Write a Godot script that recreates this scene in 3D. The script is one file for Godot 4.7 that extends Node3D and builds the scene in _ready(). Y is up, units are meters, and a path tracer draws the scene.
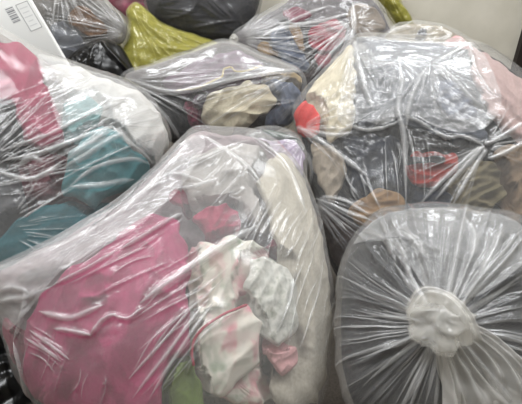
extends Node3D
# A heap of clear plastic sacks stuffed with second-hand clothes in a storage room.

const FOCAL := 433.0          # focal length in pixels of a 522 x 404 picture
var eye := Transform3D()
var rng := RandomNumberGenerator.new()
var mats := {}
var tex := {}
var names := {}

# ------------------------------------------------------------------ the sack
# A sack is a closed film: a rounded body over a closed outline, deeper or
# shallower in front and behind, with bumps, creases and puckers as relief.
class Sack:
	var at: Vector3
	var ax: Vector3
	var ay: Vector3
	var az: Vector3
	var lens: Vector3                      # the eye, in the sack's own axes
	var radius := PackedFloat32Array()     # outline, 720 steps
	var df := 0.2
	var db := 0.2
	var p := 2.2
	var q := 2.0
	var bumps := []
	var folded := 1.0                      # the share of creases that are folded double
	var pleats := []                       # lines where the film is folded double
	var g := PackedFloat32Array()          # relief
	var gn := 0
	var cell := 0.002
	var reach := 0.0
	var occ := PackedFloat32Array()        # how deep the space under the film is taken
	var on := 192
	var layer := 0                         # garments packed so far
	var px := 0.003                        # metres to a pixel at its middle

	func out_at(x: float, y: float) -> float:
		var a := fposmod(atan2(y, x) / TAU, 1.0) * 720.0
		var i := int(a)
		var t := a - i
		return radius[i % 720] * (1.0 - t) + radius[(i + 1) % 720] * t

	func base(x: float, y: float) -> float:
		var r := sqrt(x * x + y * y)
		var s := minf(r / out_at(x, y), 1.0)
		var z := df * pow(maxf(0.0, 1.0 - pow(s, p)), 1.0 / q)
		if bumps.size():
			var fade := 1.0 - s * s * s * s
			for b in bumps:
				var dx: float = x - b[0]
				var dy: float = y - b[1]
				var e: float = (dx * dx + dy * dy) / (b[2] * b[2])
				if e < 6.0:
					z += b[3] * exp(-e) * fade
		return z

	func relief(x: float, y: float) -> float:
		var fx := (x + reach) / cell
		var fy := (y + reach) / cell
		var ix := clampi(int(fx), 0, gn - 2)
		var iy := clampi(int(fy), 0, gn - 2)
		var tx := clampf(fx - ix, 0.0, 1.0)
		var ty := clampf(fy - iy, 0.0, 1.0)
		var k := iy * gn + ix
		return (g[k] * (1.0 - tx) + g[k + 1] * tx) * (1.0 - ty) + (g[k + gn] * (1.0 - tx) + g[k + gn + 1] * tx) * ty

	func taken(x: float, y: float, k: int) -> float:
		var ix := int((x + reach) / (2.0 * reach) * on)
		var iy := int((y + reach) / (2.0 * reach) * on)
		var least := 9.0
		for j in range(maxi(iy - k, 0), mini(iy + k + 1, on)):
			for i in range(maxi(ix - k, 0), mini(ix + k + 1, on)):
				least = minf(least, occ[j * on + i])
		return least

	func take(x: float, y: float, z: float) -> void:
		var ix := int((x + reach) / (2.0 * reach) * on)
		var iy := int((y + reach) / (2.0 * reach) * on)
		for j in range(maxi(iy - 1, 0), mini(iy + 2, on)):
			for i in range(maxi(ix - 1, 0), mini(ix + 2, on)):
				var k := j * on + i
				if z < occ[k]:
					occ[k] = z

	func place(x: float, y: float, z: float) -> Vector3:
		return at + ax * x + ay * y + az * z

func ray(px: float, py: float) -> Vector3:
	return eye.basis * Vector3((px - 261.0) / FOCAL, (202.0 - py) / FOCAL, -1.0)

func spot(px: float, py: float, d: float) -> Vector3:
	return eye.origin + ray(px, py) * d

# where the line of sight through a picture point meets the sack's front
func on_sack(s: Sack, v: Vector2, surface := true) -> Vector2:
	var d := ray(v.x, v.y)
	var dl := Vector3(d.dot(s.ax), d.dot(s.ay), d.dot(s.az))
	var top := s.df * 1.5 if surface else 0.0
	var before := Vector2.ZERO
	for k in 49:
		var z := top * (1.0 - k / 48.0)
		var t := (z - s.lens.z) / dl.z
		var r := Vector2(s.lens.x + dl.x * t, s.lens.y + dl.y * t)
		if not surface:
			return r
		if r.length() < s.out_at(r.x, r.y) and s.base(r.x, r.y) >= z:
			return r
		before = r
	return before

func smooth_loop(pts: PackedVector2Array, steps := 8) -> PackedVector2Array:
	var out := PackedVector2Array()
	var n := pts.size()
	for i in n:
		var a := pts[(i - 1 + n) % n]
		var b := pts[i]
		var c := pts[(i + 1) % n]
		var d := pts[(i + 2) % n]
		for k in steps:
			out.append(b.cubic_interpolate(c, a, d, float(k) / steps))
	return out

# outline seen from its middle: the distance to the rim in 720 directions
func star(pts: PackedVector2Array, soft := 2, steps := 720) -> PackedFloat32Array:
	var loop := smooth_loop(pts)
	var n := loop.size()
	var r := PackedFloat32Array()
	r.resize(steps)
	for i in n:
		var a := loop[i]
		var b := loop[(i + 1) % n]
		var ta := atan2(a.y, a.x)
		var tb := atan2(b.y, b.x)
		var dt := wrapf(tb - ta, -PI, PI)
		var k := maxi(2, int(absf(dt) / TAU * steps * 2.0) + 2)
		for j in k + 1:
			var v := a.lerp(b, float(j) / k)
			var m := int(fposmod(atan2(v.y, v.x) / TAU, 1.0) * steps) % steps
			r[m] = maxf(r[m], v.length())
	for pass_ in 40:
		var holes := false
		for i in steps:
			if r[i] <= 0.0:
				holes = true
				var e := maxf(r[(i + 1) % steps], r[(i - 1 + steps) % steps])
				if e > 0.0:
					r[i] = e
		if not holes:
			break
	for k in soft:
		var c := r.duplicate()
		for i in steps:
			r[i] = (c[(i - 1 + steps) % steps] + 2.0 * c[i] + c[(i + 1) % steps]) / 4.0
	return r

func vecs(a: Array) -> PackedVector2Array:
	var o := PackedVector2Array()
	for i in range(0, a.size(), 2):
		o.append(Vector2(a[i], a[i + 1]))
	return o

func sack(mid: Array, d: float, outline: Array, df: float, db: float, tilt := 0.0, p := 2.2, q := 2.0) -> Sack:
	var s := Sack.new()
	s.at = spot(mid[0], mid[1], d)
	var z := (eye.origin - s.at).normalized()
	var x := Vector3.UP.cross(z).normalized()
	z = z.rotated(x, -tilt)
	s.ax = x
	s.ay = z.cross(x)
	s.az = z
	var l := eye.origin - s.at
	s.lens = Vector3(l.dot(s.ax), l.dot(s.ay), l.dot(s.az))
	s.px = d / FOCAL
	s.df = df
	s.db = db
	s.p = p
	s.q = q
	var loc := PackedVector2Array()
	for v in vecs(outline):
		loc.append(on_sack(s, v, false))
	s.radius = star(loc)
	for r in s.radius:
		s.reach = maxf(s.reach, r)
	s.reach *= 1.02
	s.cell = s.px * 0.7
	s.gn = mini(int(2.0 * s.reach / s.cell) + 2, 640)
	s.cell = 2.0 * s.reach / (s.gn - 1)
	s.g.resize(s.gn * s.gn)
	s.occ.resize(s.on * s.on)
	s.occ.fill(9.0)
	return s

func bump(s: Sack, px: float, py: float, r_px: float, h: float) -> void:
	var c := on_sack(s, Vector2(px, py))
	s.bumps.append([c.x, c.y, r_px * s.px, h])

# a ridge (h > 0) or a valley (h < 0) along a line over the film
func crease(s: Sack, line: Array, h: float, w: float, head := 0.25, tail := 0.25, slight := false) -> void:
	var pts := PackedVector2Array()
	for v in vecs(line):
		pts.append(on_sack(s, v))
	if h > 0.0 and not slight:
		s.pleats.append([pts, w * s.px * 0.65, head, tail])
		s.pleats.append([pts, w * s.px * 0.25, head, tail])
	elif h > 0.0 and rng.randf() < s.folded:
		s.pleats.append([pts, w * s.px * rng.randf_range(0.16, 0.45), head, tail])
	ridge(s, pts, h, w * s.px, head, tail)

func ridge(s: Sack, pts: PackedVector2Array, h: float, w: float, head: float, tail: float) -> void:
	var n := pts.size()
	var total := 0.0
	for i in n - 1:
		total += pts[i].distance_to(pts[i + 1])
	if total <= 0.0:
		return
	var done := 0.0
	var step := s.cell * 0.5
	for i in n - 1:
		var a := pts[maxi(i - 1, 0)]
		var b := pts[i]
		var c := pts[i + 1]
		var d := pts[mini(i + 2, n - 1)]
		var l := b.distance_to(c)
		var m := maxi(1, int(l / step))
		var last := b
		for k in m:
			var v := b.cubic_interpolate(c, a, d, float(k + 1) / m)
			var dir := (v - last).normalized()
			last = v
			var t := (done + l * (k + 1) / m) / total
			var fade := 1.0
			if head > 0.0:
				fade *= smoothstep(0.0, head, t)
			if tail > 0.0:
				fade *= smoothstep(0.0, tail, 1.0 - t)
			var wide := w * (0.35 + 0.65 * fade)
			var side := Vector2(-dir.y, dir.x)
			var kk := int(wide / step) + 1
			for j in range(-kk, kk + 1):
				var f := absf(j * step) / wide
				if f >= 1.0:
					continue
				var x := v.x + side.x * j * step
				var y := v.y + side.y * j * step
				var ix := int((x + s.reach) / s.cell + 0.5)
				var iy := int((y + s.reach) / s.cell + 0.5)
				if ix < 0 or iy < 0 or ix >= s.gn or iy >= s.gn:
					continue
				var e := h * fade * (1.0 - f) * (1.0 - f * 0.5)
				var c2 := iy * s.gn + ix
				if h > 0.0:
					if e > s.g[c2]:
						s.g[c2] = e
				elif e < s.g[c2]:
					s.g[c2] = e
		done += l

# creases that run out from one point of the film, as where it is tied or pulled
func fan(s: Sack, px: float, py: float, a0: float, a1: float, n: int, r0: float, r1: float, h: float, w: float, bend := 0.06) -> void:
	for i in n:
		var a := deg_to_rad(lerpf(a0, a1, (i + rng.randf_range(0.1, 0.9)) / n))
		var from := r0 * rng.randf_range(0.9, 1.5)
		var to := r1 * rng.randf_range(0.45, 1.0)
		var line := []
		var turn := rng.randf_range(-bend, bend)
		for k in 4:
			var r := lerpf(from, to, k / 3.0)
			line += [px + cos(a + turn * k) * r, py - sin(a + turn * k) * r]
		crease(s, line, h * rng.randf_range(0.35, 1.0), w * rng.randf_range(0.5, 1.1), 0.12, 0.6, true)

# creases side by side, as where the film is drawn tight one way
func streaks(s: Sack, x0: float, y0: float, x1: float, y1: float, n: int, spread: float, h: float, w: float, bend := 5.0) -> void:
	var a := Vector2(x0, y0)
	var b := Vector2(x1, y1)
	var d := (b - a).normalized()
	var side := Vector2(-d.y, d.x)
	for i in n:
		var o := spread * ((i + rng.randf()) / n - 0.5)
		var t0 := rng.randf_range(0.0, 0.45)
		var t1 := rng.randf_range(0.55, 1.0)
		var skew := rng.randf_range(-0.06, 0.06) * a.distance_to(b)
		var p := a.lerp(b, t0) + side * o
		var r := a.lerp(b, t1) + side * (o + skew)
		var m := p.lerp(r, 0.5) + side * rng.randf_range(-bend, bend)
		crease(s, [p.x, p.y, m.x, m.y, r.x, r.y], h * rng.randf_range(0.4, 1.0), w * rng.randf_range(0.5, 1.1), 0.35, 0.35, true)

# slack: soft swells, and fine crinkles drawn out along one direction
func slack(s: Sack, seed_: int, soft: float, wave: float, fine: float, angle: float, long := 14.0, fine_wave := 0.016) -> void:
	var a := FastNoiseLite.new()
	a.seed = seed_
	a.frequency = 1.0 / wave
	a.fractal_octaves = 1
	var b := FastNoiseLite.new()
	b.seed = seed_ + 7
	b.frequency = 1.0
	b.fractal_type = FastNoiseLite.FRACTAL_RIDGED
	b.fractal_octaves = 2
	var ca := cos(deg_to_rad(angle))
	var sa := sin(deg_to_rad(angle))
	var c := FastNoiseLite.new()
	c.seed = seed_ + 31
	c.frequency = 1.0 / 0.09
	c.fractal_type = FastNoiseLite.FRACTAL_NONE
	for iy in s.gn:
		var y := iy * s.cell - s.reach
		for ix in s.gn:
			var x := ix * s.cell - s.reach
			var r2 := x * x + y * y
			if r2 > s.reach * s.reach:
				continue
			var m := c.get_noise_2d(x, y)
			var u := x * ca + y * sa + m * 0.02
			var v := -x * sa + y * ca + m * 0.03
			var k := iy * s.gn + ix
			s.g[k] += 0.8 * soft * a.get_noise_2d(x, y) + 0.35 * fine * clampf(0.55 + m, 0.0, 1.0) * b.get_noise_2d(u / (fine_wave * long), v / fine_wave)

# a patch of crumpled, faceted film
func crumple(s: Sack, px: float, py: float, r_px: float, h: float, size := 0.03, stretch := 1.0, angle := 0.0) -> void:
	var c := on_sack(s, Vector2(px, py))
	var r := r_px * s.px
	var f := FastNoiseLite.new()
	f.seed = int(px * 7.0 + py)
	f.noise_type = FastNoiseLite.TYPE_CELLULAR
	f.cellular_distance_function = FastNoiseLite.DISTANCE_EUCLIDEAN
	f.cellular_return_type = FastNoiseLite.RETURN_DISTANCE
	f.frequency = 1.0 / size
	f.fractal_octaves = 2
	f.domain_warp_enabled = true
	f.domain_warp_amplitude = size * 0.5
	f.domain_warp_frequency = 0.6 / size
	var ca := cos(deg_to_rad(angle))
	var sa := sin(deg_to_rad(angle))
	var i0 := maxi(0, int((c.x - r + s.reach) / s.cell))
	var i1 := mini(s.gn, int((c.x + r + s.reach) / s.cell) + 1)
	var j0 := maxi(0, int((c.y - r + s.reach) / s.cell))
	var j1 := mini(s.gn, int((c.y + r + s.reach) / s.cell) + 1)
	for iy in range(j0, j1):
		for ix in range(i0, i1):
			var x := ix * s.cell - s.reach
			var y := iy * s.cell - s.reach
			var e := Vector2(x - c.x, y - c.y).length() / r
			if e < 1.0:
				var u := (x * ca + y * sa) / stretch
				var v := -x * sa + y * ca
				s.g[iy * s.gn + ix] += h * (1.0 - e * e) * (f.get_noise_2d(u, v) + 0.5)

func soften(s: Sack, times := 1) -> void:
	for t in times:
		var c := s.g.duplicate()
		var n := s.gn
		for iy in range(1, n - 1):
			for ix in range(1, n - 1):
				var k := iy * n + ix
				s.g[k] = 0.4 * c[k] + 0.15 * (c[k - 1] + c[k + 1] + c[k - n] + c[k + n])

func disc(u: float, v: float) -> Vector2:
	# the unit square on to the unit disc
	var a := u * 2.0 - 1.0
	var b := v * 2.0 - 1.0
	if a == 0.0 and b == 0.0:
		return Vector2.ZERO
	if absf(a) > absf(b):
		var t := PI / 4.0 * b / a
		return Vector2(a * cos(t), a * sin(t))
	var t2 := PI / 2.0 - PI / 4.0 * a / b
	return Vector2(b * cos(t2), b * sin(t2))

func commit(verts: PackedVector3Array, index: PackedInt32Array, m: Material, called: String, parent: Node, toward := Vector3.ZERO) -> MeshInstance3D:
	var arr := []
	arr.resize(Mesh.ARRAY_MAX)
	arr[Mesh.ARRAY_VERTEX] = verts
	arr[Mesh.ARRAY_INDEX] = index
	var am := ArrayMesh.new()
	am.add_surface_from_arrays(Mesh.PRIMITIVE_TRIANGLES, arr)
	var st := SurfaceTool.new()
	st.create_from(am, 0)
	st.generate_normals()
	var o := MeshInstance3D.new()
	o.mesh = st.commit()
	o.mesh.surface_set_material(0, m)
	o.name = called
	parent.add_child(o, true)
	return o

func numbered(called: String) -> String:
	if not names.has(called):
		names[called] = 0
		return called
	names[called] += 1
	return "%s_%03d" % [called, names[called]]

func thing(called: String, label: String, category: String, at: Vector3, group := "") -> Node3D:
	var o := Node3D.new()
	o.name = numbered(called)
	add_child(o)
	o.position = at
	o.set_meta("label", label)
	o.set_meta("category", category)
	if group:
		o.set_meta("group", group)
	return o

func tag(o: Node, called: String, label: String, category: String, group := "") -> void:
	o.name = numbered(called)
	o.set_meta("label", label)
	o.set_meta("category", category)
	if group:
		o.set_meta("group", group)

# the film of a sack as one closed mesh, front and back
func film(s: Sack, n: int, m: Material, called: String, parent: Node3D) -> MeshInstance3D:
	var verts := PackedVector3Array()
	var o := parent.position
	var w := n + 1
	verts.resize(w * w)
	for j in w:
		for i in w:
			var d := disc(float(i) / n, float(j) / n)
			var l := d.length()
			var x := 0.0
			var y := 0.0
			var l2 := lerpf(l, sin(l * PI / 2.0), 0.55)
			if l > 0.0:
				d = d / l
				var r := s.out_at(d.x, d.y) * minf(l2, 1.0)
				x = d.x * r
				y = d.y * r
			var h := s.relief(x, y)
			h = maxf(h, lerpf(-0.03, -0.003, l2 * l2 * l2))
			var z := s.base(x, y)
			# relief moves the film outwards: forward in the middle, sideways at the rim
			var sideways := l2 * l2 * l2
			verts[j * w + i] = s.place(x + d.x * h * sideways * 0.4, y + d.y * h * sideways * 0.4, z + h * (1.0 - sideways * 0.8)) - o
	var index := PackedInt32Array()
	for j in n:
		for i in n:
			var k := j * w + i
			index.append_array(PackedInt32Array([k, k + w, k + 1, k + 1, k + w, k + w + 1]))
	var rim := PackedInt32Array()
	for i in n:
		rim.append(i)
	for j in n:
		rim.append(j * w + n)
	for i in n:
		rim.append(n * w + n - i)
	for j in n:
		rim.append((n - j) * w)
	var rn := rim.size()
	var before := rim
	var rings := 18
	for k in range(1, rings + 1):
		var t := cos(k * PI / 2.0 / rings)
		var now := PackedInt32Array()
		for i in rn:
			var v := verts[rim[i]] + o - s.at
			var x := v.dot(s.ax) * t
			var y := v.dot(s.ay) * t
			now.append(verts.size())
			verts.append(s.place(x, y, -s.db * pow(1.0 - t * t, 0.5) + s.relief(x, y) * 0.5 * (1.0 - t)) - o)
		for i in rn:
			var i2 := (i + 1) % rn
			index.append_array(PackedInt32Array([before[i], before[i2], now[i], now[i], before[i2], now[i2]]))
		before = now
	return commit(verts, index, m, called, parent)

# a loose or doubled sheet of film lying over part of a sack
func sheet(s: Sack, outline: Array, n: int, lift: float, waves: float, seed_: int, m: Material, called: String, parent: Node3D, follow := 0.6) -> MeshInstance3D:
	var loc := PackedVector2Array()
	for v in vecs(outline):
		loc.append(on_sack(s, v))
	var c := Vector2.ZERO
	for v in loc:
		c += v / loc.size()
	for i in loc.size():
		loc[i] -= c
	var r := star(loc, 1)
	var noise := FastNoiseLite.new()
	noise.seed = seed_
	noise.frequency = 1.0 / 0.11
	noise.fractal_octaves = 3
	noise.fractal_gain = 0.35
	var w := n + 1
	var verts := PackedVector3Array()
	verts.resize(w * w)
	for j in w:
		for i in w:
			var d := disc(float(i) / n, float(j) / n)
			var x := c.x
			var y := c.y
			if d != Vector2.ZERO:
				var a := int(fposmod(atan2(d.y, d.x) / TAU, 1.0) * 720.0) % 720
				x += d.x * r[a]
				y += d.y * r[a]
			var z := s.base(x, y) + s.relief(x, y) * follow + lift + waves * (0.5 + 0.5 * noise.get_noise_2d(x, y * 1.7))
			verts[j * w + i] = s.place(x, y, z) - parent.position
	var index := PackedInt32Array()
	for j in n:
		for i in n:
			var k := j * w + i
			index.append_array(PackedInt32Array([k, k + w, k + 1, k + 1, k + w, k + w + 1]))
	return commit(verts, index, m, called, parent)

# a crumpled garment pressed against the inside of a sack's film
func garment(s: Sack, called: String, label: String, category: String, outline: Array, m: Material, inset := 0.012, thick := 0.05, folds := 0.012, wave := 0.07, angle := 0.0, n := 56, group := "clothes packed in the sacks") -> Node3D:
	var loc := PackedVector2Array()
	for v in vecs(outline):
		loc.append(on_sack(s, v))
	var c := Vector2.ZERO
	for v in loc:
		c += v / loc.size()
	for i in loc.size():
		loc[i] -= c
	var r := star(loc, 2) if loc.size() else s.radius
	var widest := 0.0
	for v in r:
		widest = maxf(widest, v)
	# how far round a spot the space must be free: the spacing of this mesh
	var about := clampi(int(widest * 3.2 / n / (2.0 * s.reach) * s.on) + (1 if loc.size() else 3), 1, 9)
	var squeeze := maxf(0.026 - 0.0016 * s.layer, 0.006) * minf(1.0, s.db / 0.15) if loc.size() else 0.0
	var margin := 0.008 + 0.0006 * s.layer if loc.size() else 0.02
	if loc.size():
		# the garment ends where the sack's side begins
		for k in 720:
			var dir := Vector2.from_angle(k * TAU / 720.0)
			for again in 60:
				var tip := c + dir * r[k]
				if tip.length() <= s.out_at(tip.x, tip.y) - margin:
					break
				r[k] *= 0.97
	s.layer += 1
	var seed_ := hash(label) % 100000
	var a := FastNoiseLite.new()
	a.seed = seed_
	a.frequency = 1.0
	a.fractal_type = FastNoiseLite.FRACTAL_RIDGED
	a.fractal_octaves = 2
	a.fractal_gain = 0.22
	var e := FastNoiseLite.new()
	e.seed = seed_ + 3
	e.frequency = 1.0 / 0.08
	e.fractal_type = FastNoiseLite.FRACTAL_NONE
	var ca := cos(deg_to_rad(angle))
	var sa := sin(deg_to_rad(angle))
	var w := n + 1
	var front := PackedVector3Array()
	front.resize(w * w)
	var back := PackedVector3Array()
	back.resize(w * w)
	for j in w:
		for i in w:
			var d := disc(float(i) / n, float(j) / n)
			var l := minf(d.length(), 1.0)
			var x := c.x
			var y := c.y
			if l > 0.0:
				d = d / l
				var k := int(fposmod(atan2(d.y, d.x) / TAU, 1.0) * 720.0) % 720
				var l2 := lerpf(l, sin(l * PI / 2.0), 0.6)
				x += d.x * r[k] * l2
				y += d.y * r[k] * l2
				var ragged := minf(0.014, r[k] * 0.2) * l
				var x0 := x
				x += e.get_noise_2d(x0, y) * ragged
				y += e.get_noise_2d(y + 3.0, x0) * ragged
			# keep it inside the film
			var rr := sqrt(x * x + y * y)
			var most := s.out_at(x, y) - margin
			if rr > most:
				x *= most / rr
				y *= most / rr
				rr = most
			var u := (x * ca + y * sa) / (wave * 2.6)
			var v := (-x * sa + y * ca) / wave
			var warp := e.get_noise_2d(x * 0.7 + 9.0, y * 0.7)
			var f := folds * (0.5 - 0.5 * a.get_noise_2d(u * 0.7 + warp * 0.2, v * 0.7 + warp * 0.25)) + 0.7 * folds * absf(e.get_noise_2d(u * 0.075 + warp * 0.01 + 5.0, v * 0.06)) * 2.0
			var round_ := 1.0 - sqrt(maxf(0.0, 1.0 - pow(l, 9.0)))
			var sb := s.base(x, y)
			var near_rim := pow(minf(rr / s.out_at(x, y), 1.0), 4.0)
			var z := sb - inset * (1.0 - 0.55 * near_rim) - f * (1.0 - 0.4 * near_rim) - round_ * thick * 0.5
			if thick >= 0.01:
				z = minf(z, s.taken(x, y, about) - 0.014)
			var zb := z - thick * (1.0 - round_) * 0.6 - 0.002
			var floor_ := -s.db * sqrt(maxf(0.0, 1.0 - pow(minf(rr / s.out_at(x, y), 1.0), 2.0))) + 0.012
			z = maxf(z, floor_ + squeeze + 0.001)
			zb = maxf(zb, floor_ + squeeze)
			front[j * w + i] = Vector3(x, y, z)
			back[j * w + i] = Vector3(x, y, zb)
	if thick >= 0.01:
		for v in back:
			s.take(v.x, v.y, v.z)
	var at := s.place(front[w * w / 2].x, front[w * w / 2].y, back[w * w / 2].z)
	var verts := PackedVector3Array()
	for v in front:
		verts.append(s.place(v.x, v.y, v.z) - at)
	for v in back:
		verts.append(s.place(v.x, v.y, v.z) - at)
	var index := PackedInt32Array()
	for j in n:
		for i in n:
			var k := j * w + i
			index.append_array(PackedInt32Array([k, k + w, k + 1, k + 1, k + w, k + w + 1]))
			k += w * w
			index.append_array(PackedInt32Array([k, k + 1, k + w, k + 1, k + w + 1, k + w]))
	for i in n:
		for pair in [[i, i + 1], [n * w + i + 1, n * w + i], [(i + 1) * w, i * w], [i * w + n, (i + 1) * w + n]]:
			var p0: int = pair[0]
			var p1: int = pair[1]
			index.append_array(PackedInt32Array([p0, p1, p0 + w * w, p1, p1 + w * w, p0 + w * w]))
	var o := commit(verts, index, m, called + "_mesh", self)
	o.position = at
	tag(o, called, label, category, group)
	return o

# ------------------------------------------------------------------ materials
func noise_tex(key: String, freq: float, octaves: int, ramp: Array, size := 512, type := FastNoiseLite.TYPE_SIMPLEX_SMOOTH, seed_ := 1) -> NoiseTexture2D:
	if tex.has(key):
		return tex[key]
	var t := NoiseTexture2D.new()
	t.width = size
	t.height = size
	t.seamless = true
	var f := FastNoiseLite.new()
	f.seed = seed_
	f.noise_type = type
	f.frequency = freq
	f.fractal_octaves = octaves
	t.noise = f
	if ramp.size():
		var g := Gradient.new()
		var offs := PackedFloat32Array()
		var cols := PackedColorArray()
		for r in ramp:
			offs.append(r[0])
			cols.append(r[1])
		g.offsets = offs
		g.colors = cols
		t.color_ramp = g
	tex[key] = t
	return t

func cloth(key: String, c: Color, rough := 0.92, weave := 1.0) -> StandardMaterial3D:
	if mats.has(key):
		return mats[key]
	var m := StandardMaterial3D.new()
	m.resource_name = key
	m.albedo_color = c
	m.roughness = rough
	m.metallic_specular = 0.25
	m.albedo_texture = noise_tex("cloth_tone", 0.02, 5, [[0.0, Color(0.78, 0.78, 0.78)], [0.5, Color(0.92, 0.92, 0.92)], [1.0, Color(1, 1, 1)]])
	m.heightmap_enabled = true
	m.heightmap_texture = noise_tex("cloth_weave", 0.12, 3, [], 512, FastNoiseLite.TYPE_VALUE_CUBIC, 5)
	m.heightmap_scale = 0.04 * weave
	m.uv1_triplanar = true
	m.uv1_scale = Vector3(9, 9, 9)
	m.rim_enabled = true
	m.rim = 0.3
	m.rim_tint = 0.6
	mats[key] = m
	return m

func print_cloth(key: String, ramp: Array, freq: float, scale_: float, seed_: int) -> StandardMaterial3D:
	var m := cloth(key, Color(1, 1, 1))
	m.albedo_texture = noise_tex(key, freq, 3, ramp, 512, FastNoiseLite.TYPE_SIMPLEX_SMOOTH, seed_)
	m.uv1_scale = Vector3(scale_, scale_, scale_)
	return m

func plastic(key: String, c: Color, milk: float, rough := 0.18) -> StandardMaterial3D:
	if mats.has(key):
		return mats[key]
	var m := StandardMaterial3D.new()
	m.resource_name = key
	m.albedo_color = Color(c.r, c.g, c.b, milk)
	m.transparency = BaseMaterial3D.TRANSPARENCY_ALPHA
	m.roughness = rough
	m.metallic_specular = 0.42
	m.cull_mode = BaseMaterial3D.CULL_DISABLED
	m.heightmap_enabled = true
	m.heightmap_texture = noise_tex("film_crinkle", 0.012, 4, [], 512, FastNoiseLite.TYPE_SIMPLEX, 11)
	m.heightmap_scale = 0.04
	m.uv1_triplanar = true
	m.uv1_scale = Vector3(5, 5, 5)
	mats[key] = m
	return m

func plain(key: String, c: Color, rough := 0.6, metal := 0.0) -> StandardMaterial3D:
	if mats.has(key):
		return mats[key]
	var m := StandardMaterial3D.new()
	m.resource_name = key
	m.albedo_color = c
	m.roughness = rough
	m.metallic = metal
	mats[key] = m
	return m

func box(called: String, size: Vector3, at: Vector3, m: Material, parent: Node) -> MeshInstance3D:
	var b := BoxMesh.new()
	b.size = size
	b.material = m
	var o := MeshInstance3D.new()
	o.name = called
	o.mesh = b
	o.position = at
	parent.add_child(o, true)
	return o

func lit_panel(at: Vector3, label: String) -> void:
	var t := thing("ceiling_light", label, "ceiling light", at, "ceiling lights above the sacks")
	box("housing", Vector3(1.26, 0.06, 0.66), Vector3(0, 0.04, 0), plain("lamp_white", Color(0.9, 0.9, 0.9)), t)
	var glow := plain("lamp_glow", Color(1, 1, 1))
	glow.emission_enabled = true
	glow.emission = Color(1.0, 0.98, 0.95)
	glow.emission_energy_multiplier = 3.0
	box("diffuser", Vector3(1.2, 0.02, 0.6), Vector3(0, 0.0, 0), glow, t)
	var l := AreaLight3D.new()
	l.name = "lamp"
	l.area_size = Vector2(1.2, 0.6)
	l.light_color = Color(0.97, 0.985, 1.0)
	l.light_energy = LAMP
	l.area_range = 12.0
	l.shadow_enabled = true
	t.add_child(l)
	l.position = Vector3(0, -0.02, 0)
	l.rotation.x = -PI / 2

const LAMP := 3.2

func _ready() -> void:
	rng.seed = 41
	# ---------------------------------------------------------------- camera, air, exposure
	var cam := Camera3D.new()
	cam.name = "camera"
	cam.fov = rad_to_deg(2.0 * atan(202.0 / FOCAL))
	cam.position = Vector3(0, 1.25, 0)
	cam.rotation_degrees = Vector3(-30, 0, 0)
	cam.near = 0.05
	add_child(cam)
	cam.current = true
	eye = cam.transform
	var env := Environment.new()
	env.background_mode = Environment.BG_COLOR
	env.background_color = Color(0.02, 0.02, 0.02)
	env.tonemap_mode = Environment.TONE_MAPPER_LINEAR
	env.tonemap_exposure = 1.0
	env.sdfgi_enabled = true
	env.ssao_enabled = true
	env.ssil_enabled = true
	var we := WorldEnvironment.new()
	we.name = "world"
	we.environment = env
	add_child(we)
	lit_panel(Vector3(-1.1, 2.74, -0.8), "white ceiling light panel above the front sacks, nearer the carton")
	lit_panel(Vector3(1.1, 2.74, -0.8), "white ceiling light panel above the tied sack")
	lit_panel(Vector3(-1.1, 2.74, -2.3), "white ceiling light panel by the back wall over the yellow sack")
	lit_panel(Vector3(1.1, 2.74, -2.3), "white ceiling light panel by the back wall near the door")
	build_room()
	build_sacks()

func struct(called: String, size: Vector3, at: Vector3, m: Material) -> MeshInstance3D:
	var o := box(called, size, at, m, self)
	o.set_meta("kind", "structure")
	return o

func build_room() -> void:
	var wall := cloth("painted_wall", Color(0.84, 0.82, 0.77), 0.85, 0.2)
	wall.rim_enabled = false
	wall.albedo_texture = noise_tex("wall_tone", 0.008, 5, [[0.0, Color(0.93, 0.93, 0.92)], [1.0, Color(1, 1, 1)]])
	wall.uv1_scale = Vector3(0.8, 0.8, 0.8)
	var ground := cloth("concrete", Color(0.45, 0.42, 0.39), 0.8, 0.4)
	struct("floor", Vector3(6.4, 0.1, 6.2), Vector3(0, -0.05, -0.5), ground)
	struct("ceiling", Vector3(6.4, 0.1, 6.2), Vector3(0, 2.85, -0.5), wall)
	struct("wall_back", Vector3(6.4, 2.9, 0.1), Vector3(0, 1.4, -3.35), wall)
	struct("wall_front", Vector3(6.4, 2.9, 0.1), Vector3(0, 1.4, 2.55), wall)
	struct("wall_left", Vector3(0.1, 2.9, 6.2), Vector3(-3.15, 1.4, -0.5), wall)
	struct("wall_right", Vector3(0.1, 2.9, 6.2), Vector3(3.15, 1.4, -0.5), wall)
	build_door()


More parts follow.
